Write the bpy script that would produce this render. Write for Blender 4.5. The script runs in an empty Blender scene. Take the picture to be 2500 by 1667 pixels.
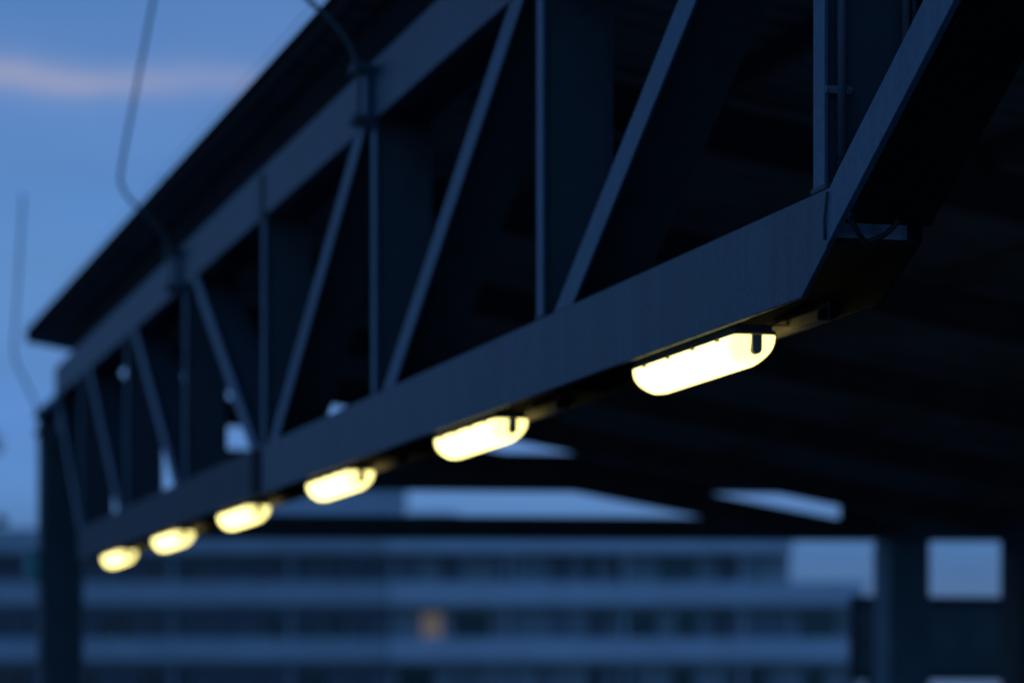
import bpy, bmesh, math, random
from mathutils import Vector, Matrix
random.seed(7)
R = math.radians
S = bpy.context.scene
COL = S.collection

# ------------------------------------------------------------------ camera
YAW = R(14.58)                       # the truss runs along +Y, the lens looks to its right
CT, ST = math.cos(YAW), math.sin(YAW)
cd = bpy.data.cameras.new('camera'); cam = bpy.data.objects.new('camera', cd); COL.objects.link(cam)
cam.location = (0, 0, 1.6); cam.rotation_euler = (R(90), 0, -YAW)
cd.sensor_width = 36.0; cd.lens = 107.14; cd.shift_y = 0.3418
cd.clip_start = 0.1; cd.clip_end = 5000
cd.dof.use_dof = True; cd.dof.focus_distance = 7.0
cd.dof.aperture_fstop = 2.2; cd.dof.aperture_blades = 0
S.camera = cam

# ------------------------------------------------------------------ world (dusk sky)
SKY_STRENGTH = 0.095
W = bpy.data.worlds.new('World'); S.world = W; W.use_nodes = True
nt = W.node_tree; N = nt.nodes; L = nt.links; N.clear()
def nd(t, **k):
    n = N.new(t)
    for a, b in k.items(): setattr(n, a, b)
    return n
out = nd('ShaderNodeOutputWorld'); bg = nd('ShaderNodeBackground'); bg.inputs['Strength'].default_value = SKY_STRENGTH
sky = nd('ShaderNodeTexSky'); sky.sky_type = 'NISHITA'; sky.sun_disc = False
SUN_EL, SUN_ROT = R(6.0), R(180)
sky.sun_elevation = SUN_EL; sky.sun_rotation = SUN_ROT; sky.altitude = 20; sky.air_density = 1.0; sky.dust_density = 0.6; sky.ozone_density = 4.0
tint = nd('ShaderNodeMix', data_type='RGBA', blend_type='MULTIPLY'); tint.inputs[0].default_value = 1.0
L.new(sky.outputs[0], tint.inputs[6])
tc = nd('ShaderNodeTexCoord')
sep = nd('ShaderNodeSeparateXYZ'); L.new(tc.outputs['Generated'], sep.inputs[0])
ramp = nd('ShaderNodeValToRGB'); cr = ramp.color_ramp; cr.interpolation = 'EASE'
stops = [(0.0, (.30, .55, 1.7)), (0.04, (.37, .62, 1.68)), (0.07, (.70, .93, 2.0)), (0.14, (1.08, 1.07, 1.55)), (0.23, (1.16, 1.08, 1.40)), (0.6, (.80, .95, 1.6)), (1.0, (.70, .92, 1.6))]
while len(cr.elements) < len(stops): cr.elements.new(0.5)
for e_, (p_, c_) in zip(cr.elements, stops): e_.position = p_
for e_, (p_, c_) in zip(cr.elements, stops): e_.color = (*[v/2.1 for v in c_], 1)
L.new(sep.outputs['Z'], ramp.inputs[0])
rs = nd('ShaderNodeMix', data_type='RGBA', blend_type='MULTIPLY'); rs.inputs[0].default_value = 1.0; rs.inputs[7].default_value = (2.1, 2.1, 2.1, 1)
L.new(ramp.outputs[0], rs.inputs[6])
# sun-side sky behind the camera dimmed and tinted blue to cool the ambient light
mr = nd('ShaderNodeMapRange', interpolation_type='SMOOTHSTEP'); mr.inputs[1].default_value = -0.9; mr.inputs[2].default_value = 0.75
L.new(sep.outputs['Y'], mr.inputs[0])
az = nd('ShaderNodeMix', data_type='RGBA'); az.inputs[6].default_value = (.15, .58, .88, 1); az.inputs[7].default_value = (1, 1, 1, 1)
L.new(mr.outputs[0], az.inputs[0])
tz = nd('ShaderNodeMix', data_type='RGBA', blend_type='MULTIPLY'); tz.inputs[0].default_value = 1.0
L.new(rs.outputs[2], tz.inputs[6]); L.new(az.outputs[2], tz.inputs[7]); L.new(tz.outputs[2], tint.inputs[7])
def math_n(op, a, b=None, clamp=False):
    m = nd('ShaderNodeMath', operation=op, use_clamp=clamp)
    for i, v in enumerate((a, b)):
        if v is None: continue
        if isinstance(v, (int, float)): m.inputs[i].default_value = v
        else: L.new(v, m.inputs[i])
    return m.outputs[0]
# thin cloud streaks lying in layers above the horizon
mp = nd('ShaderNodeMapping'); mp.inputs['Scale'].default_value = (24.0, 24.0, 12.0); L.new(tc.outputs['Generated'], mp.inputs[0])
nz = nd('ShaderNodeTexNoise'); nz.inputs['Scale'].default_value = 1.0; nz.inputs['Detail'].default_value = 3.0; nz.inputs['Roughness'].default_value = 0.5
L.new(mp.outputs[0], nz.inputs['Vector'])
wob = math_n('MULTIPLY', math_n('SUBTRACT', nz.outputs['Fac'], 0.5), 0.010)
rgt = math_n('SUBTRACT', math_n('MULTIPLY', sep.outputs['X'], CT), math_n('MULTIPLY', sep.outputs['Y'], ST))
wav = math_n('MULTIPLY', math_n('COSINE', math_n('MULTIPLY', math_n('ADD', rgt, 0.168), 74.0)), -0.0012)
zz = math_n('ADD', math_n('ADD', sep.outputs['Z'], wob), wav)
def band(z0, w):
    d = math_n('DIVIDE', math_n('SUBTRACT', zz, z0), w)
    return math_n('POWER', 2.718, math_n('MULTIPLY', math_n('MULTIPLY', d, d), -1.0))
mp2 = nd('ShaderNodeMapping'); mp2.inputs['Scale'].default_value = (3.2, 3.2, 24.0); mp2.inputs['Location'].default_value = (0.4, 0.1, 0.0); L.new(tc.outputs['Generated'], mp2.inputs[0])
nz2 = nd('ShaderNodeTexNoise'); nz2.inputs['Scale'].default_value = 1.0; nz2.inputs['Detail'].default_value = 4.0
L.new(mp2.outputs[0], nz2.inputs['Vector'])
fade = nd('ShaderNodeMapRange', interpolation_type='SMOOTHSTEP'); fade.inputs[1].default_value = -0.19; fade.inputs[2].default_value = -0.06
fade.inputs[3].default_value = 0.74; fade.inputs[4].default_value = 0.30; L.new(rgt, fade.inputs[0])
fl = nd('ShaderNodeMapRange', interpolation_type='SMOOTHSTEP'); fl.inputs[1].default_value = -0.42; fl.inputs[2].default_value = -0.20; L.new(rgt, fl.inputs[0])
fr = nd('ShaderNodeMapRange', interpolation_type='SMOOTHSTEP'); fr.inputs[1].default_value = 0.22; fr.inputs[2].default_value = 0.0; L.new(rgt, fr.inputs[0])
ahead = math_n('MULTIPLY', math_n('MULTIPLY', fl.outputs[0], fr.outputs[0]), math_n('GREATER_THAN', sep.outputs['Y'], 0.0))
mp3 = nd('ShaderNodeMapping'); mp3.inputs['Scale'].default_value = (30.0, 30.0, 160.0); L.new(tc.outputs['Generated'], mp3.inputs[0])
nz3 = nd('ShaderNodeTexNoise'); nz3.inputs['Scale'].default_value = 1.0; nz3.inputs['Detail'].default_value = 5.0; L.new(mp3.outputs[0], nz3.inputs['Vector'])
tex = math_n('ADD', math_n('MULTIPLY', nz3.outputs['Fac'], 0.9), 0.5)
halo = math_n('MULTIPLY', band(0.1962, 0.0095), 0.25)
streak = math_n('MULTIPLY', math_n('MULTIPLY', math_n('ADD', math_n('MULTIPLY', band(0.1955, 0.0040), 0.8), halo), math_n('MULTIPLY', fade.outputs[0], ahead)), tex, True)
veil = math_n('MULTIPLY', math_n('SUBTRACT', nz2.outputs['Fac'], 0.47, True), 0.9, True)
mixc = nd('ShaderNodeMix', data_type='RGBA'); mixc.inputs[7].default_value = (0.40, 0.39, 0.52, 1)
mixv = nd('ShaderNodeMix', data_type='RGBA'); mixv.inputs[7].default_value = (0.22, 0.36, 0.72, 1)
L.new(veil, mixv.inputs[0]); L.new(streak, mixc.inputs[0])
CLOUD_SCALE = 1.0 / SKY_STRENGTH
for mx in (mixc, mixv):
    c = mx.inputs[7].default_value; mx.inputs[7].default_value = (c[0]*CLOUD_SCALE, c[1]*CLOUD_SCALE, c[2]*CLOUD_SCALE, 1)
mp4 = nd('ShaderNodeMapping'); mp4.inputs['Scale'].default_value = (9.0, 9.0, 40.0); mp4.inputs['Location'].default_value = (2.3, 1.7, 0.6); L.new(tc.outputs['Generated'], mp4.inputs[0])
nz4 = nd('ShaderNodeTexNoise'); nz4.inputs['Scale'].default_value = 1.0; nz4.inputs['Detail'].default_value = 6.0; L.new(mp4.outputs[0], nz4.inputs['Vector'])
grey = math_n('MULTIPLY', math_n('SUBTRACT', nz4.outputs['Fac'], 0.42, True), 1.6, True)
mixg = nd('ShaderNodeMix', data_type='RGBA'); gc = (0.095*CLOUD_SCALE, 0.215*CLOUD_SCALE, 0.44*CLOUD_SCALE, 1); mixg.inputs[7].default_value = gc
L.new(grey, mixg.inputs[0]); L.new(tint.outputs[2], mixg.inputs[6])
L.new(mixg.outputs[2], mixv.inputs[6]); L.new(mixv.outputs[2], mixc.inputs[6]); L.new(mixc.outputs[2], bg.inputs['Color'])
L.new(bg.outputs[0], out.inputs[0])

# the sun is already under the horizon: only a trace of soft afterglow is left
sd = bpy.data.lights.new('sun', 'SUN'); sd.energy = 0.02; sd.angle = R(20); sd.color = (1.0, 0.86, 0.78)
so = bpy.data.objects.new('sun', sd); COL.objects.link(so); so.rotation_euler = (R(82), 0, R(-30))

S.view_settings.view_transform = 'Standard'; S.view_settings.look = 'None'; S.view_settings.exposure = 0.0; S.view_settings.gamma = 1.0
S.cycles.max_bounces = 6; S.cycles.diffuse_bounces = 3; S.cycles.glossy_bounces = 3
S.cycles.sample_clamp_indirect = 4.0

# ------------------------------------------------------------------ materials
def mat(name, col, rough=0.6, metal=0.0, var=0.25, scale=6.0, bump=0.0, stretch=(1, 1, 1), spec=0.5, var2=0.0):
    m = bpy.data.materials.new(name); m.use_nodes = True
    t = m.node_tree; b = t.nodes['Principled BSDF']
    b.inputs['Roughness'].default_value = rough; b.inputs['Metallic'].default_value = metal
    b.inputs['Specular IOR Level'].default_value = spec
    co = t.nodes.new('ShaderNodeTexCoord'); ma = t.nodes.new('ShaderNodeMapping'); ma.inputs['Scale'].default_value = stretch
    t.links.new(co.outputs['Object'], ma.inputs[0])
    n = t.nodes.new('ShaderNodeTexNoise'); n.inputs['Scale'].default_value = scale; n.inputs['Detail'].default_value = 6; n.inputs['Roughness'].default_value = 0.6
    t.links.new(ma.outputs[0], n.inputs['Vector'])
    r = t.nodes.new('ShaderNodeValToRGB')
    r.color_ramp.elements[0].position = 0.3; r.color_ramp.elements[1].position = 0.7
    lo = [c*(1-var) for c in col]; hi = [min(1, c*(1+var)) for c in col]
    r.color_ramp.elements[0].color = (*lo, 1); r.color_ramp.elements[1].color = (*hi, 1)
    t.links.new(n.outputs['Fac'], r.inputs[0]); t.links.new(r.outputs[0], b.inputs['Base Color'])
    if bump:
        bp = t.nodes.new('ShaderNodeBump'); bp.inputs['Strength'].default_value = bump; bp.inputs['Distance'].default_value = 0.004
        t.links.new(n.outputs['Fac'], bp.inputs['Height']); t.links.new(bp.outputs[0], b.inputs['Normal'])
    return m
def steel_mat(name, col, k=1.0):
    m = mat(name, col, 0.5, 0.0, 0.16, 1.3, 0.0); t = m.node_tree; b = t.nodes['Principled BSDF']
    src = b.inputs['Base Color'].links[0].from_socket
    co = t.nodes.new('ShaderNodeTexCoord')
    last = src
    for sc, a, bb, lo in (((1.0, 9.0, 0.55), .42, .75, .66), ((2.0, 2.0, 2.0), .50, .72, .82), ((38, 38, 38), .35, .70, .86)):
        ma = t.nodes.new('ShaderNodeMapping'); ma.inputs['Scale'].default_value = sc; t.links.new(co.outputs['Object'], ma.inputs[0])
        n = t.nodes.new('ShaderNodeTexNoise'); n.inputs['Scale'].default_value = 1.6; n.inputs['Detail'].default_value = 7; n.inputs['Roughness'].default_value = .65
        t.links.new(ma.outputs[0], n.inputs['Vector'])
        r = t.nodes.new('ShaderNodeMapRange'); r.inputs[1].default_value = a; r.inputs[2].default_value = bb; r.inputs[3].default_value = 1.0; r.inputs[4].default_value = 1-(1-lo)*k
        t.links.new(n.outputs['Fac'], r.inputs[0])
        mx = t.nodes.new('ShaderNodeMix'); mx.data_type = 'RGBA'; mx.blend_type = 'MULTIPLY'; mx.inputs[0].default_value = 1
        t.links.new(last, mx.inputs[6]); t.links.new(r.outputs[0], mx.inputs[7]); last = mx.outputs[2]
        if sc[0] == 38:
            bp = t.nodes.new('ShaderNodeBump'); bp.inputs['Strength'].default_value = 0.25; bp.inputs['Distance'].default_value = 0.002
            t.links.new(n.outputs['Fac'], bp.inputs['Height']); t.links.new(bp.outputs[0], b.inputs['Normal'])
            rr = t.nodes.new('ShaderNodeMapRange'); rr.inputs[3].default_value = .38; rr.inputs[4].default_value = .62
            t.links.new(n.outputs['Fac'], rr.inputs[0]); t.links.new(rr.outputs[0], b.inputs['Roughness'])
    t.links.new(last, b.inputs['Base Color'])
    return m
def emat(name, col, strength):
    m = bpy.data.materials.new(name); m.use_nodes = True
    b = m.node_tree.nodes['Principled BSDF']
    b.inputs['Base Color'].default_value = (0.3, 0.3, 0.28, 1); b.inputs['Roughness'].default_value = 0.4
    b.inputs['Emission Color'].default_value = (*col, 1); b.inputs['Emission Strength'].default_value = strength
    return m
def lamp_mat():
    m = emat('lamp_diffuser', (1.0, 0.86, 0.285), 3.5); t = m.node_tree; b = t.nodes['Principled BSDF']
    co = t.nodes.new('ShaderNodeTexCoord'); sp = t.nodes.new('ShaderNodeSeparateXYZ'); t.links.new(co.outputs['Generated'], sp.inputs[0])
    r = t.nodes.new('ShaderNodeValToRGB'); r.color_ramp.interpolation = 'EASE'
    e = r.color_ramp.elements; e[0].position = 0.0; e[0].color = (0.62, 0.62, 0.62, 1); e[1].position = 0.13; e[1].color = (1, 1, 1, 1)
    x = e.new(0.92); x.color = (1, 1, 1, 1); x = e.new(1.0); x.color = (0.6, 0.6, 0.6, 1)
    t.links.new(sp.outputs['Y'], r.inputs[0])
    k = t.nodes.new('ShaderNodeMath'); k.operation = 'MULTIPLY'; k.inputs[1].default_value = 3.6
    t.links.new(r.outputs[0], k.inputs[0]); t.links.new(k.outputs[0], b.inputs['Emission Strength'])
    return m
M = dict(
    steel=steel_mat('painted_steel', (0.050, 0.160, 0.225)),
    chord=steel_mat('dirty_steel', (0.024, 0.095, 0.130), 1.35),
    darker=mat('darker_steel', (0.030, 0.056, 0.066), 0.6, 0.0, 0.12, 3.0, 0.15),
    web=mat('web_steel', (0.050, 0.088, 0.098), 0.65, 0.0, 0.14, 9.0, 0.15),  # shade on the webs, turned from the sky, put into a darker colour
    rafter=mat('rafter_steel', (0.075, 0.10, 0.10), 0.7, 0.0, 0.25, 4.0),
    roof=mat('roof_sheet', (0.17, 0.22, 0.22), 0.7, 0.0, 0.3, 2.0),
    fascia=mat('fascia_sheet', (0.013, 0.015, 0.015), 0.85, 0.0, 0.2, 3.0, spec=0.05),
    dark=mat('near_black', (0.006, 0.007, 0.008), 0.75, 0.0, 0.25, 4.0, spec=0.25),  # shade inside the beam and under the end brace put into colour; also splice plate
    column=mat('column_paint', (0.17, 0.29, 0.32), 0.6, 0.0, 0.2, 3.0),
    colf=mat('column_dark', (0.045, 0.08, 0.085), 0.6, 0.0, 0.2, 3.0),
    galv=mat('galvanised', (0.22, 0.24, 0.26), 0.45, 0.4, 0.3, 18.0, 0.2, (1, 1, .4)),
    bright=mat('skylit_plate', (0.55, 0.58, 0.60), 0.5, 0.0, 0.3, 30.0, 0.2, (1, 1, .3)),  # sky light on the slot plate put into a paler colour
    rodm=mat('rod_zinc', (0.09, 0.14, 0.13), 0.5, 0.0, 0.15, 12.0),
    catcherm=mat('glow_catcher_steel', (0.20, 0.17, 0.15), 0.6, 0, 0.25, 20.0),
    rubber=mat('black_plastic', (0.015, 0.015, 0.017), 0.6, 0, 0.2, 10),
    housing=mat('lamp_housing', (0.06, 0.06, 0.06), 0.5, 0, 0.2, 10),
    glow=lamp_mat(),
    latch=mat('lamp_latch', (0.22, 0.20, 0.17), 0.5, 0, 0.1, 10),
    conc=mat('platform_concrete', (0.20, 0.20, 0.20), 0.9, 0, 0.3, 1.2, 0.2),
    ground=mat('ground_ballast', (0.06, 0.06, 0.06), 0.95, 0, 0.4, 3.0, 0.5),
    render_l=mat('pale_render', (0.60, 0.62, 0.60), 0.9, 0, 0.12, 0.35),
    render_r=mat('light_render', (0.82, 0.82, 0.80), 0.9, 0, 0.12, 0.35),
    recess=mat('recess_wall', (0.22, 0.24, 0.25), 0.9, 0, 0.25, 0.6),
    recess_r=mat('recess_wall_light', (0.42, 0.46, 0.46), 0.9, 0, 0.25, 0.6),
    glassd=mat('dark_window', (0.012, 0.014, 0.018), 0.15, 0, 0.3, 1.0),
    glassm=mat('curtained_window', (0.12, 0.13, 0.15), 0.4, 0, 0.3, 1.0),
    glassl=mat('blind_window', (0.28, 0.29, 0.31), 0.6, 0, 0.2, 1.0),
    frame=mat('window_frame', (0.30, 0.31, 0.33), 0.6, 0, 0.1, 2.0),
    rail=mat('railing', (0.30, 0.32, 0.33), 0.6, 0, 0.1, 2.0),
    lit=emat('lit_window', (1.0, 0.68, 0.33), 0.085),
    board=mat('board_panel', (0.24, 0.30, 0.29), 0.5, 0, 0.35, 2.5),
    teal=mat('teal_box', (0.16, 0.52, 0.46), 0.5, 0, 0.15, 8),
    bark=mat('bark', (0.05, 0.045, 0.04), 0.9, 0, 0.3, 9, 0.4),
    leaf=mat('leaf', (0.035, 0.06, 0.03), 0.7, 0, 0.35, 4),
)

# ------------------------------------------------------------------ helpers
class MB:
    def __init__(s): s.bm = bmesh.new()
    def face(s, vs):
        try: return s.bm.faces.new(vs)
        except ValueError: return None
    def box(s, x0, x1, y0, y1, z0, z1):
        v = [s.bm.verts.new(p) for p in ((x0,y0,z0),(x1,y0,z0),(x1,y1,z0),(x0,y1,z0),(x0,y0,z1),(x1,y0,z1),(x1,y1,z1),(x0,y1,z1))]
        for f in ((3,2,1,0),(4,5,6,7),(0,1,5,4),(1,2,6,5),(2,3,7,6),(3,0,4,7)): s.face([v[i] for i in f])
        return s
    def prism(s, poly, axis, a, b):
        """extrude a polygon along axis; poly gives the two other coordinates in order (x,y,z without axis)"""
        def P(p, t): 
            q = list(p); q.insert(axis, t); return q
        A = [s.bm.verts.new(P(p, a)) for p in poly]; B = [s.bm.verts.new(P(p, b)) for p in poly]
        s.face(A[::-1]); s.face(B)
        n = len(poly)
        for i in range(n): s.face([A[i], A[(i+1) % n], B[(i+1) % n], B[i]])
        return s
    def tube(s, pts, r, seg=10, r1=None):
        pts = [Vector(p) for p in pts]; rings = []
        up = Vector((0.31, 0.95, 0.05)).normalized()
        for i, p in enumerate(pts):
            d = (pts[min(i+1, len(pts)-1)] - pts[max(i-1, 0)]).normalized()
            a = d.cross(up)
            if a.length < 1e-3: a = d.cross(Vector((1, 0, 0)))
            a.normalize(); b = d.cross(a).normalized()
            rr = r if r1 is None else r + (r1-r)*i/(len(pts)-1)
            rings.append([s.bm.verts.new(p + (a*math.cos(2*math.pi*k/seg) + b*math.sin(2*math.pi*k/seg))*rr) for k in range(seg)])
        for i in range(len(rings)-1):
            for k in range(seg):
                s.face([rings[i][k], rings[i][(k+1) % seg], rings[i+1][(k+1) % seg], rings[i+1][k]])
        s.face(rings[0][::-1]); s.face(rings[-1])
        return s
    def build(s, name, m, parent=None, bevel=0.0, smooth=False):
        bmesh.ops.recalc_face_normals(s.bm, faces=s.bm.faces)
        me = bpy.data.meshes.new(name); s.bm.to_mesh(me); s.bm.free()
        me.materials.append(m)
        if smooth:
            for p in me.polygons: p.use_smooth = True
        o = bpy.data.objects.new(name, me); COL.objects.link(o)
        if parent is not None:
            o.parent = parent
        if bevel:
            b = o.modifiers.new('bevel', 'BEVEL'); b.width = bevel; b.segments = 2; b.limit_method = 'ANGLE'
        return o
def tag(o, label=None, cat=None, group=None, kind=None):
    if label: o['label'] = label
    if cat: o['category'] = cat
    if group: o['group'] = group
    if kind: o['kind'] = kind
    return o
def thing(name, label, cat, loc=(0, 0, 0), rz=0, group=None):
    o = bpy.data.objects.new(name, None); COL.objects.link(o); o.empty_display_size = 0.2
    o.location = loc; o.rotation_euler = (0, 0, rz)
    return tag(o, label, cat, group)
def catmull(pts, n=6):
    P = [Vector(p) for p in pts]; P = [2*P[0]-P[1]] + P + [2*P[-1]-P[-2]]; o = []
    for i in range(1, len(P)-2):
        for k in range(n):
            t = k/n; a, b, c, d = P[i-1:i+3]
            o.append(0.5*((2*b) + (c-a)*t + (2*a-5*b+4*c-d)*t*t + (3*b-a-3*c+d)*t**3))
    return o + [P[-2]]
def cam_pt(xc, Z, z):                 # metres right of / ahead of the lens -> world
    return Vector((xc*CT + Z*ST, Z*CT - xc*ST, z))

# ------------------------------------------------------------------ setting: ground, track bed, platforms
MB().prism([(-900, -900), (900, -900), (900, 1800), (-900, 1800)], 2, -1.6, -1.1).build('ground', M['ground'])['kind'] = 'structure'
tag(MB().box(1.75, 18, -14, 60, -1.096, 0).build('platform', M['conc']), kind='structure')
tag(MB().box(-6, 0.55, -14, 60, -1.096, 0).build('platform', M['conc']), kind='structure')

# ------------------------------------------------------------------ canopy
C0 = 1.6                              # lens height; heights below are above the lens
XT = 2.516                            # outer face of the edge truss
DT = 0.24                             # truss depth (outer to inner flange)
BAY = 2.539
def PY(i): return 6.802 + BAY*i
LB, LT, UB, UT = 0.945+C0, 1.180+C0, 2.2685+C0, 2.504+C0
YL = 22.16                            # far end of the lower chord
YE = 24.575                           # far end of the lower chord
def edge_s(y): return -0.085 - 0.075*(y-12.0)/12.35      # outer roof line, slightly splayed in plan
def roof_z(s): return 2.74 + C0 - 0.172*s     # underside of the roof sheet, s metres inside the truss
S_VAL = 7.36                          # valley line
canopy = thing('platform_canopy', 'dark platform canopy with a lattice girder along its edge and low sloping roof', 'canopy', (0, 0, 0))

truss = bpy.data.objects.new('edge_truss', None); COL.objects.link(truss); truss.parent = canopy
truss['label'] = 'blue grey steel lattice girder with vertical posts and sloping braces along the canopy edge'
# lower chord: wide-flange beam lying flat, flanges upright
mb = MB()
flange = [(YE, LB), (6.913, LB), (6.702, 1.0595+C0), (6.691, LT), (YE, LT)]
ysp = PY(3)+0.16
mb.prism([(ysp, LB)] + flange[1:4] + [(ysp, LT)], 0, XT, XT+0.014)
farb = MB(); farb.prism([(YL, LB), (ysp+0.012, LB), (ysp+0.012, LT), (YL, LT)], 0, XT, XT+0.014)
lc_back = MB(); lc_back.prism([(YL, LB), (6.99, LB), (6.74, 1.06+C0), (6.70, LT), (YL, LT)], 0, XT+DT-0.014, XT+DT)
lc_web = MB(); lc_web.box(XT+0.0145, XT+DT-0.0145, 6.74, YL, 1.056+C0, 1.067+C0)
for i in range(0, 7):
    y = PY(i)
    if i: lc_web.box(XT+0.0145, XT+DT-0.0145, y-0.006, y+0.006, LB+0.012, 1.0565+C0)
lc = mb.build('lower_chord', M['chord'], truss, 0.003)
farb.build('lower_chord', M['darker'], truss, 0.003)['label'] = 'darker far length of the bottom beam beyond the splice'  # weaker light on the far length put into a darker base colour
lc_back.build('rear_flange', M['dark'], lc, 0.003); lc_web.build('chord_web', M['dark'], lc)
st = MB()
st.box(XT+0.0145, XT+DT-0.0145, PY(0)-0.008, PY(0)+0.008, 1.0675+C0, LT+0.02)
st.build('stiffener_plate', M['bright'], truss, 0.002)
mb = MB()
mb.box(XT-0.010, XT-0.0005, PY(3)+0.04, PY(3)+0.28, LB+0.012, LT-0.012)
mb.build('splice_plate', M['dark'], truss, 0.003)
# upper chord
mb = MB()
UE = 23.75
mb.prism([(-3.0, UB), (UE, UB), (UE, UT), (-3.0, UT)], 0, XT, XT+0.014)
mb.prism([(-3.0, UB), (UE, UB), (UE, UT), (-3.0, UT)], 0, XT+DT-0.014, XT+DT)
mb.box(XT+0.0145, XT+DT-0.0145, -3.0, UE, (UB+UT)/2-0.006, (UB+UT)/2+0.006)
mb.box(XT+0.0145, XT+DT-0.0145, UE-0.012, UE, UB+0.002, (UB+UT)/2-0.0065)
mb.build('upper_chord', M['chord'], truss, 0.003)
mb = MB(); mb.box(XT-0.009, XT-0.0005, PY(3)-0.05, PY(3)+0.06, UB+0.004, UT-0.03); mb.build('splice_plate', M['darker'], truss, 0.003)
# vertical posts, I sections with the web square to the girder
for i in range(-1, 7):
    y = PY(i); z0, z1 = LT+0.0005, UB-0.0005
    if i == -1: z0 = 2.06 + C0
    mb = MB()
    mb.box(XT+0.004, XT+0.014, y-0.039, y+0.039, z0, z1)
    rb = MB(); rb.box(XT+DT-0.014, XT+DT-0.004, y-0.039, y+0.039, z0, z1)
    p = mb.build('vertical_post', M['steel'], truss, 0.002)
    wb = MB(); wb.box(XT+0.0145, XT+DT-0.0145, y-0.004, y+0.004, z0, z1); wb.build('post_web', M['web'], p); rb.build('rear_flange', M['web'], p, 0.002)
    if 0 <= i:
        b = MB(); b.box(XT+0.001, XT+0.02, y-0.052, y+0.052, LT+0.0006, LT+0.016); b.build('weld_foot', M['web'], p, 0.004)
# braces: I sections, flanges upright, web sloping between them
def brace(yb, zb, yt, zt, w=0.105, name='diagonal_brace', ex=0.0, web0=0.0):
    d = Vector((yt-yb, zt-zb)); Ld = d.length; d /= Ld; n = Vector((-d.y, d.x))*w*0.5
    a = Vector((yb, zb)); b = Vector((yt, zt))
    def q(h): # trimmed level at both ends
        o = []
        for p, z in ((a, zb), (b, zt)):
            for sgn in (1, -1):
                pp = p + n*sgn*h; t = (z - pp.y)/d.y; o.append(tuple(pp + d*t))
        return [o[0], o[2], o[3], o[1]]
    mb = MB()
    mb.prism(q(1), 0, XT-ex, XT+0.0135)
    o = mb.build(name, M['steel'], truss, 0.002)
    wb = MB()
    aa = a + d*web0
    m2 = Vector((-d.y, d.x))*0.005
    wb.prism([tuple(aa+m2), tuple(b+m2), tuple(b-m2), tuple(aa-m2)], 0, XT+0.014, XT+DT-0.014)
    wb.build('brace_web', M['web'], o)
    return o
e = 0.0006
for i in (1, 2, 3): brace(PY(i)-0.28, LT+e, PY(i-1)+0.26, UB-e, ex=-0.003)
brace(PY(3)+0.26, LT+e, PY(4)-0.36, UB-e, ex=-0.003)
brace(PY(4)+0.34, LT+e, PY(5)-0.38, UB-e, ex=-0.003)
brace(PY(5)+0.36, LT+e, PY(6)-0.50, UB-e, ex=-0.003)
brace(22.10, LT+e, 23.60, UB-e, ex=-0.003)
# end brace rising towards the camera from the cut end of the lower chord
sl = 0.545
def zl(y): return 0.947 + C0 + 0.535*(6.913-y)
ya, yb_ = 6.735, 4.50
mb = MB()
poly = [(ya, zl(ya)), (yb_, zl(yb_)), (yb_, zl(yb_)+0.132), (6.665, zl(6.665)+0.1285), (6.715, LT-0.004)]
mb.prism(poly, 0, XT-0.003, XT+0.0135)
eb = mb.build('diagonal_brace', M['steel'], truss, 0.002)
wb = MB(); y0, y1 = 6.655, 4.50
wb.prism([(y0, zl(y0)+0.003), (y1, zl(y1)+0.003), (y1, zl(y1)+0.014), (y0, zl(y0)+0.014)], 0, XT+0.014, XT+DT-0.014)
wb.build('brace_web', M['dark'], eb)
wd = MB(); wd.tube([(XT-0.004, 6.738, 1.06+C0), (XT-0.005, 6.742, 1.10+C0), (XT-0.005, 6.722, 1.17+C0)], 0.004, 6)
wd.build('weld_seam', M['web'], eb, smooth=True)

# roof: ribbed sheet on purlins and rafters, falling from the truss to the valley
YN, YF = -3.0, 24.35
mb = MB()
nrib = 118
def ribs(xa, za, xb, zb):
    prof = []
    y = YN; st_ = (YF-YN)/nrib
    for k in range(nrib):
        y = YN + k*st_
        prof += [(y, 0.0), (y+st_*0.45, 0.0), (y+st_*0.52, 0.028), (y+st_*0.93, 0.028)]
    prof.append((YF, 0.0))
    return prof
prof = ribs(0, 0, 0, 0)
def sheet(xa, za, xb, zb):
    def X(x, y): return XT + edge_s(y) + 0.016 if x is None else x
    def Z(x, y, z): return roof_z(edge_s(y) + 0.016) if x is None else z
    lo = [[mb.bm.verts.new((X(x, y), y, Z(x, y, z)+h)) for y, h in prof] for x, z in ((xa, za), (xb, zb))]
    hi = [[mb.bm.verts.new((X(x, y), y, Z(x, y, z)+0.075)) for y in (YN, YF)] for x, z in ((xa, za), (xb, zb))]
    n = len(prof)
    for k in range(n-1): mb.face([lo[0][k], lo[0][k+1], lo[1][k+1], lo[1][k]])
    mb.face([hi[0][0], hi[1][0], hi[1][1], hi[0][1]])
    for a in (0, 1): mb.face(lo[a] + [hi[a][1], hi[a][0]])
    mb.face([lo[0][0], lo[1][0], hi[1][0], hi[0][0]]); mb.face([lo[0][-1], lo[1][-1], hi[1][1], hi[0][1]])
sheet(None, 0, XT+S_VAL-0.12, roof_z(S_VAL-0.12))
sheet(XT+S_VAL+0.12, roof_z(S_VAL-0.12), XT+2*S_VAL, roof_z(0.0))
deck = mb.build('roof_deck', M['roof'], canopy)
deck['label'] = 'dark ribbed metal roof sheet'
mb = MB()
rings = []
for y in (YN, YF+0.004):
    xe, ze = XT+edge_s(y), roof_z(edge_s(y))
    rings.append([mb.bm.verts.new((xe+a, y, ze+b)) for a, b in ((0.0, -0.015), (0.015, -0.015), (0.015, 0.086), (-0.014, 0.086), (-0.014, 0.07), (0.0, 0.06))])
mb.face(rings[0][::-1]); mb.face(rings[1])
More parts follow.
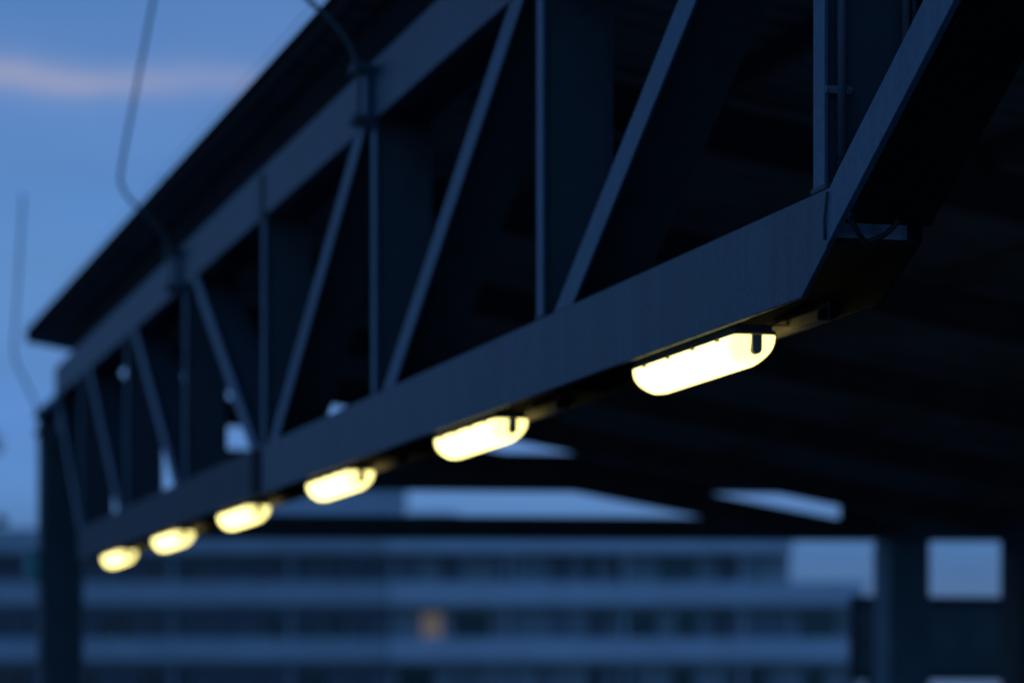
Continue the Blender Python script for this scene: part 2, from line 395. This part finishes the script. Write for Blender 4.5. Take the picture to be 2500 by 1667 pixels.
for k in range(6): mb.face([rings[0][k], rings[0][(k+1) % 6], rings[1][(k+1) % 6], rings[1][k]])
fas = mb.build('roof_edge_trim', M['fascia'], deck, 0.003)
wire = MB(); wire.tube([(XT+edge_s(y)-0.032, y, roof_z(edge_s(y))+0.110) for y in (-3.0, 4, 10, 16, 20, YF-0.2)], 0.0018, 6)
for y in (4.0, 9.0, 16.9, 24.0):
    wire.tube([(XT+edge_s(y)-0.032, y, roof_z(edge_s(y))+0.110), (XT+edge_s(y)-0.02, y, roof_z(edge_s(y))+0.095), (XT+edge_s(y)+0.03, y, roof_z(edge_s(y))+0.0865)], 0.0035, 6)
tag(wire.build('lightning_wire', M['galv'], smooth=True), 'thin pale wire on small stands running along the roof edge', 'wire')
# purlins
for s in (0.02, 1.4, 2.6, 3.5, 5.05, 7.0):
    y1 = 22.5 if s < 0.1 else 24.2
    mb = MB(); z = roof_z(s) - 0.003
    zb = UT+0.001 if s < 0.1 else roof_z(s)-0.10
    mb.box(XT+s, XT+s+0.06, YN+0.1, y1, zb, z - 0.172*0.06 - 0.002)
    mb.build('purlin', M['fascia'] if s < .1 else M['rafter'], canopy)
# rafters
for i in range(-3, 8):
    y = PY(i) if i < 7 else 24.30
    s0 = 0.27 if i < 7 else 0.42
    mb = MB(); s1 = S_VAL-0.19
    dz = 0.03 if i == 7 else 0.0
    for (z0, z1, hw) in ((-0.305-dz, -0.293-dz, 0.06), (-0.2925-dz, -0.1175-dz, 0.005), (-0.117-dz, -0.105-dz, 0.06)):
        if i == 7 and z1 < -0.14:      # lower flange and web run out against the end beam
            sb = 6.22 if z0 < -0.32 else 6.24
            if z0 < -0.325: mb.prism([(XT+s0, roof_z(s0)+z0), (XT+sb, roof_z(sb)+z0), (XT+sb, roof_z(sb)+z1), (XT+s0, roof_z(s0)+z1)], 1, y-hw, y+hw)
            else: mb.prism([(XT+s0, roof_z(s0)+z0), (XT+sb, roof_z(sb)+z0), (XT+s1, roof_z(sb)+z0), (XT+s1, roof_z(s1)+z1), (XT+s0, roof_z(s0)+z1)], 1, y-hw, y+hw)
            continue
        mb.prism([(XT+s0, roof_z(s0)+z0), (XT+s1, roof_z(s1)+z0), (XT+s1, roof_z(s1)+z1), (XT+s0, roof_z(s0)+z1)], 1, y-hw, y+hw)
    r = mb.build('rafter', M['rafter'], canopy)
    if i == 7:
        g = MB(); g.prism([(XT+6.70, roof_z(6.70)-0.002), (XT+s1, roof_z(s1)-0.002), (XT+s1, roof_z(s1)-0.17), (XT+6.70, roof_z(6.70)-0.25)], 1, y+0.062, y+0.074)
        g.build('haunch_plate', M['rafter'], r)
    mb = MB(); s0b = S_VAL+0.19
    za, zb2 = roof_z(S_VAL-0.19), roof_z(0.6)
    mb.prism([(XT+s0b, za-0.18), (XT+2*S_VAL-0.6, zb2-0.28), (XT+2*S_VAL-0.6, zb2-0.105), (XT+s0b, za-0.105)], 1, y-0.05, y+0.05)
    mb.build('rafter', M['rafter'], canopy)
# valley beam, columns, end beams
xv0, xv1 = 9.69, 10.06
MB().box(xv0+0.004, xv1-0.004, YN, 24.38, 1.285+C0, 1.46+C0).build('valley_beam', M['rafter'], canopy, 0.004)
mb = MB(); mb.box(xv0, xv1, 24.42, 24.80, 0.002, 1.298+C0); mb.build('column', M['column'], canopy, 0.006)
xb0 = xv0+0.12
mb = MB(); mb.box(xb0, xv1+0.3, 21.99, 22.37, 0.002, 1.195+C0)
cb = mb.build('column', M['rafter'], canopy, 0.006)
mb = MB(); mb.prism([(xb0-0.10, 1.31+C0), (xb0-0.001, 1.31+C0), (xb0-0.001, 1.08+C0), (xb0-0.02, 1.08+C0)], 1, 22.14, 22.16); mb.build('knee_plate', M['rafter'], cb)
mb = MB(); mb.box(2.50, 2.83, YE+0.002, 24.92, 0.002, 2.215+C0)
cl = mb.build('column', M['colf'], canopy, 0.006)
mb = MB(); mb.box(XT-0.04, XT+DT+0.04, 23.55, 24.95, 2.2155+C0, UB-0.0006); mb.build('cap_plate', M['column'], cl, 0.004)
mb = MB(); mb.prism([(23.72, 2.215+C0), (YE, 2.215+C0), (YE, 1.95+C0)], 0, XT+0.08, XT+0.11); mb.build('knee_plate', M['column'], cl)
mb = MB()
def tilted(x0, x1, za, zb, h, y0, y1): mb.prism([(x0, za), (x1, zb), (x1, zb+h), (x0, za+h)], 1, y0, y1)
tilted(2.831, 16.5, 1.245+C0, 1.365+C0, 0.188, 24.58, 24.78)
mb.build('end_beam', M['rafter'], canopy, 0.004)
mb = MB()
tilted(3.66, 9.4, 1.64+C0, 1.685+C0, 0.318, 24.40, 24.52)
tb = mb.build('tie_beam', M['rafter'], canopy, 0.004)
mb = MB(); mb.box(3.66, 3.80, 24.40, 24.52, 1.962+C0, 2.15+C0); mb.box(3.66, 4.30, 24.40, 24.52, 2.1505+C0, roof_z(1.8)-0.12); mb.build('hanger', M['rafter'], tb)

# ------------------------------------------------------------------ lamps under the lower chord
def make_lamp(label):
    t = thing('batten_light', label, 'lamp', (0, 0, 0), 0, 'row of lit batten lights under the girder')
    LW, LL = 0.125, 0.93
    mb = MB()
    mb.box(0.012, LW-0.012, 0.02, LL-0.02, -0.006, 0.010)
    mb.prism([(0.005, -0.018), (LW-0.005, -0.018), (LW-0.010, -0.0062), (0.010, -0.0062)], 1, 0.004, LL-0.004)
    mb.build('housing', M['housing'], t, 0.002)
    # bowl diffuser lofted downwards from rounded rectangles
    mb = MB(); rings = []
    for d in (0, .12, .25, .4, .55, .68, .79, .88, .95, 1.0):
        ix = 0.004 + 0.036*d**2.4; iy = 0.003 + 0.060*d**2.6; z = -0.0185 - 0.072*d**0.9
        r = 0.020 + 0.012*d; ring = []
        for cx, cy, a0 in ((LW-ix-r, LL-iy-r, 0), (ix+r, LL-iy-r, 90), (ix+r, iy+r, 180), (LW-ix-r, iy+r, 270)):
            for k in range(7):
                a = R(a0 + 15*k); ring.append(mb.bm.verts.new((cx + r*math.cos(a), cy + r*math.sin(a), z)))
        rings.append(ring)
    for a, b in zip(rings, rings[1:]):
        for k in range(len(a)): mb.face([a[k], a[(k+1) % len(a)], b[(k+1) % len(a)], b[k]])
    mb.face(rings[0]); mb.face(rings[-1][::-1])
    mb.build('diffuser', M['glow'], t, smooth=True)
    mb = MB(); pl = []
    for k in range(9):
        a = R(180 + 22.5*k); pl.append((LW/2 + 0.0135*math.cos(a), -0.056 + 0.0135*math.sin(a)))
    pl += [(LW/2+0.0135, -0.019), (LW/2-0.0135, -0.019)]
    mb.prism(pl, 1, -0.008, 0.016); mb.build('latch', M['latch'], t, 0.002)
    for y in (0.13, 0.34, 0.56, 0.78):
        for x0, x1 in ((-0.006, 0.0075), (LW-0.0075, LW+0.006)):
            mb = MB(); mb.box(x0, x1, y-0.005, y+0.005, -0.0255, -0.0172); mb.build('clip', M['latch'], t, 0.001)
    mb = MB(); mb.prism([(0.167, 0.0), (0.200, 0.0), (0.200, 0.05), (0.197, 0.05), (0.197, 0.003), (0.170, 0.003), (0.170, 0.028), (0.167, 0.028)], 1, -0.17, 0.30)
    mb.box(0.120, 0.1665, 0.04, 0.07, 0.0105, 0.0145)
    mb.build('glow_catcher', M['catcherm'], t)  # strip added beside the lamp end to catch its warm glow
    return t
def dup(root, loc, label):
    r = root.copy(); COL.objects.link(r); r.location = loc; r['label'] = label
    for ch in root.children:
        c = ch.copy(); COL.objects.link(c); c.parent = r
    return r
lamp_lbl = ['largest and nearest lit batten light, under the cut end of the girder',
            'second nearest lit batten light, between the biggest light and the third',
            'third lit batten light counting from the nearest, partly over the bright sky slot',
            'fourth lit batten light from the nearest, just right of the dark splice joint',
            'fifth lit batten light from the nearest, second from the far column',
            'smallest and farthest lit batten light, next to the far left column']
lamp_lbl[3] = 'fourth lit batten light from the nearest, just below the dark splice joint'
XL, ZL = XT+0.018, LB-0.003
for j in range(6):
    loc = (XL, 7.47 + 2.505*j, ZL)
    if j == 0: lamp0 = make_lamp(lamp_lbl[0]); lamp0.location = loc
    else: dup(lamp0, loc, lamp_lbl[j])

# ------------------------------------------------------------------ bent rods fixed to the upper chord
def rod(y, pts, label, r=0.0098, brk=True):
    t = thing('bent_rod', label, 'rod', (XT, y, UB), 0, 'bent rods standing off the roof edge')
    P = [(s, 0.0, h+C0-UB) for s, h in pts]
    MB().tube(catmull(P, 8), r, 10).build('pole', M['rodm'], t, smooth=True)
    if brk:
        mb = MB(); mb.box(-0.030, -0.001, 0.02, 0.10, -0.03, 0.225); mb.build('back_plate', M['steel'], t, 0.004)
        for z in (0.0, 0.205):
            mb = MB(); mb.box(-0.085, -0.0305, -0.025, 0.085, z-0.018, z+0.018); mb.build('clamp', M['web'], t, 0.004)
    return t
up = [(-0.06, 2.235), (-0.06, 2.36), (-0.065, 2.47), (-0.115, 2.585), (-0.20, 2.675), (-0.28, 2.745), (-0.335, 2.83), (-0.338, 2.93), (-0.25, 3.40), (-0.145, 3.95), (-0.11, 4.15)]
rod(PY(2)-0.03, up, 'bent rod nearest the camera, crossing the roof edge at the top of the picture')
rod(PY(4)+0.1, up, 'tall bent rod rising into the sky from the middle of the roof edge')
t = rod(24.30, [(0.02, 1.95), (-0.02, 2.02), (-0.05, 2.15), (-0.09, 2.27), (-0.17, 2.45), (-0.245, 2.60), (-0.262, 2.72), (-0.255, 2.85), (-0.22, 3.40), (-0.19, 3.93)],
        'farthest bent rod, with a free upper end left of the far column', brk=False)
for z in (-0.06, -0.20):
    mb = MB(); mb.box(-0.075, -0.005, 0.0, 0.30, z-0.022, z+0.022); mb.build('clamp', M['web'], t, 0.006)

# ------------------------------------------------------------------ small fittings near the first post
t = thing('conduit_pipe', 'thin vertical grey conduit pipe with black end cap beside the nearest post', 'pipe', (XT+0.045, PY(0)-0.045, 0))
MB().tube([(0, 0, UB-0.01), (0, 0, 1.2585+C0)], 0.0115, 16).build('pipe', M['galv'], t, smooth=True)
MB().tube([(0, 0, 1.258+C0), (0, 0, 1.222+C0)], 0.0145, 16).build('end_cap', M['rubber'], t, smooth=True)
for zc in (1.417+C0, 1.98+C0):
    mb = MB(); mb.box(-0.042, 0.024, -0.004, 0.0, zc-0.009, zc+0.009)
    c = mb.build('clamp', M['galv'], t, 0.001)
    for x in (-0.036, 0.019):
        MB().tube([(x, -0.004, zc), (x, -0.009, zc)], 0.005, 8).build('bolt', M['galv'], c)
t = thing('conduit_pipe', 'second vertical grey conduit at the back of the nearest post, by the sloping brace', 'pipe', (XT+DT-0.03, PY(0)-0.035, 0))
MB().tube([(0, 0, UB-0.01), (0, 0, 1.40+C0)], 0.010, 14).build('pipe', M['galv'], t, smooth=True)
for k, (lab, pts) in enumerate((
    ('black cable sagging steeply through the slot at the girder end', [(0.004, -0.21, 1.10), (0.010, -0.20, 1.085), (0.030, -0.195, 1.056), (0.055, -0.18, 1.038)]),
    ('black cable looping up to the right inside the slot at the girder end', [(0.055, -0.176, 1.040), (0.085, -0.19, 1.052), (0.105, -0.195, 1.066), (0.125, -0.205, 1.090)]))):
    tag(MB().tube(catmull([(XT+a, PY(0)+b, c+C0) for a, b, c in pts], 8), 0.0065, 8).build('cable', M['rubber'], smooth=True), lab, 'cable')

# equipment box on the far column
t = thing('equipment_box', 'small teal equipment box on the side of the far left column', 'box', (2.497, 24.75, 1.03+C0))
MB().box(-0.105, 0, -0.09, 0.09, -0.13, 0.12).build('case', M['teal'], t, 0.02)
MB().box(-0.112, -0.1055, -0.075, 0.075, -0.11, 0.10).build('lid', M['teal'], t, 0.003)

# board between the right hand columns
t = thing('board_panel', 'dark blank board standing behind the right hand columns', 'board', (9.64, 25.2, 0))
MB().box(0.04, 3.2, 0.0, 0.05, 0.165+C0, 0.78+C0).build('panel', M['board'], t)
mb = MB(); mb.box(0, 3.24, -0.012, 0.062, 0.78+C0, 0.845+C0); mb.box(0, 3.24, -0.012, 0.062, 0.10+C0, 0.165+C0); mb.box(0, 0.04, -0.012, 0.062, 0.1655+C0, 0.7795+C0)
mb.build('frame', M['rafter'], t)
for x in (0.62, 1.02): MB().box(x, x+0.10, -0.008, -0.001, 0.17+C0, 0.775+C0).build('batten', M['column'], t)
for x in (0.15, 1.75): MB().box(x, x+0.07, 0.006, 0.046, 0.002, 0.099+C0).build('leg', M['rafter'], t)

# ------------------------------------------------------------------ apartment blocks beyond the station
PX = 165/7000.0                       # metres per unit used to lay out the facade, 165 m off
def facade(name, label, xl, xr, terr, mats, rail, seed, lit=None, tower=None):
    rnd = random.Random(seed)
    base = cam_pt((xl-1176)*PX, 165, -1.1)
    t = thing(name, label, 'building', base, -YAW)
    Wd = (xr-xl)*PX; Zt = 8.8 + C0 + 1.1
    tops = [7.50, 5.96-0.02, 2.92, -0.12, -3.17, -6.2]    # not used directly, floors below
    body, rec = mats
    wtop = Wd - terr*PX
    # recessed wall and floor-by-floor parapets
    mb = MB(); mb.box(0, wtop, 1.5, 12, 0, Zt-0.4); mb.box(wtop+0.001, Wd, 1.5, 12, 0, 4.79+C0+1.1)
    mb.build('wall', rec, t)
    rf = MB(); rf.box(-0.2, wtop+0.01, -0.25, 12.3, 7.54+C0+1.1, Zt); roof = rf.build('roof', body, t)
    if tower:
        for (a, b, h) in tower:
            q = MB(); q.box((a-xl)*PX, (b-xl)*PX, 2.5, 7, Zt+0.001, h+C0+1.1); q.build('roof_house', body, roof)
    zt = 5.96
    k = 0
    while zt > -2.0 + -0.5:
        wf = Wd
        p = MB(); p.box(0, wf, -0.14, 0.14, zt-1.2+C0+1.1, zt+C0+1.1); p.box(0, wf, 0.1405, 1.4995, zt-1.35+C0+1.1, zt-1.17+C0+1.1)
        para = p.build('parapet', body, t)
        if rail:
            rr = MB()
            n = int(wf/0.9)
            rr.box(0, wf, -0.10, 0.03, zt+1.42+C0+1.1, zt+1.50+C0+1.1)
            for a in range(n+1):
                x = 0.06 + a*(wf-0.12)/n; rr.box(x-0.07, x+0.07, -0.09, 0.02, zt+0.001+C0+1.1, zt+1.43+C0+1.1)
            rr.build('balcony_screen', M['rail'], para)
        # windows of the floor that stands behind this parapet
        ww = wtop if k == 0 else Wd
        z0, z1 = zt-0.25+C0+1.1, zt+1.45+C0+1.1
        x = 0.4
        while x < ww-1.6:
            w = rnd.choice((1.0, 1.3, 1.7) if rail else (0.9, 1.3, 2.1)); g = rnd.random()
            lit_here = bool(lit) and k == lit[1] and x + w > lit[0] - 1.1
            if lit_here: x = max(x, lit[0]-0.62); w = 1.24
            m = M['glassd'] if g < 0.45 else (M['glassm'] if g < 0.72 else M['glassl'])
            if rail and g >= 0.72: m = M['glassm']
            f = MB(); f.box(x, x+w, 1.42, 1.4995, z0-0.04, z1); fo = f.build('window', M['frame'] if not rail else M['rail'], t)
            pm = MB(); pm.box(x+0.06, x+w-0.06, 1.405, 1.4195, z0, z1-0.06)
            pane = pm.build('pane', m, fo)
            if lit_here:
                pane.data.materials.clear(); pane.data.materials.append(M['lit']); fo['label'] = 'warm lit window'; lit = None
            x += w + rnd.choice((0.35, 0.6, 0.9) if rail else (0.5, 1.0, 1.9))
        # party walls between flats
        for a in range(1, int(ww/6.4)+1):
            d = MB(); d.box(a*6.4-0.08, a*6.4+0.08, 0.1405, 1.4, zt-1.165+C0+1.1, zt+1.57+C0+1.1); d.build('party_wall', body, t)
        zt -= 3.05; k += 1
    return t
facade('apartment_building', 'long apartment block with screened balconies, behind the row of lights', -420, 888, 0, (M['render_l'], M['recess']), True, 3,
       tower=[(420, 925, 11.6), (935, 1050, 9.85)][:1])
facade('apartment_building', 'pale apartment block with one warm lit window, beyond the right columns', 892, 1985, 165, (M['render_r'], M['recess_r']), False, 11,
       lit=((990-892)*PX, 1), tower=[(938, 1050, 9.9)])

# ------------------------------------------------------------------ sparse tree at the left
tb_ = cam_pt(-10.9, 60, -1.1)
tree = thing('tree', 'sparse dark tree at the left edge beside the far block', 'tree', tb_)
def c2(xc, H, dz=0): 
    return Vector((xc+10.9, dz, H+C0+1.1))
clumps = [(c2(-10.35, 4.95), .38), (c2(-10.05, 3.40, .2), .15), (c2(-10.9, 5.5), .6), (c2(-11.5, 4.7, .3), .6), (c2(-10.6, 3.45), .3), (c2(-11.4, 3.6, -.3), .5), (c2(-10.9, 4.3, .4), .5), (c2(-12.0, 5.3, .2), .5), (c2(-11.6, 2.9), .4), (c2(-10.75, 6.1, .2), .4)]
mb = MB(); mb.tube(catmull([(0, 0, 0), (0.05, 0, 2.0), (-0.05, 0.05, 4.2), (0.05, 0.1, 6.2), (0, 0.1, 7.8)], 5), 0.13, 10, 0.03)
for c, r in clumps:
    z = max(1.5, c.z-1.3)
    mb.tube(catmull([(0, 0.03, z), tuple(Vector((0, 0, z)).lerp(c, .55)+Vector((0, 0, .15))), tuple(c)], 4), 0.035, 6, 0.012)
mb.build('trunk', M['bark'], tree, smooth=True)
mb = MB()
for c, r in clumps:
    for _ in range(int(900*r*r)+60):
        v = Vector((random.gauss(0, 1), random.gauss(0, 1), random.gauss(0, .8))).normalized()*r*random.random()**.5 + c
        a = Vector((random.uniform(-1, 1), random.uniform(-1, 1), random.uniform(-1, 1))).normalized()*0.055
        b = a.orthogonal().normalized()*0.03
        mb.face([mb.bm.verts.new(v-a), mb.bm.verts.new(v+b), mb.bm.verts.new(v+a), mb.bm.verts.new(v-b)])
mb.build('crown', M['leaf'], tree)
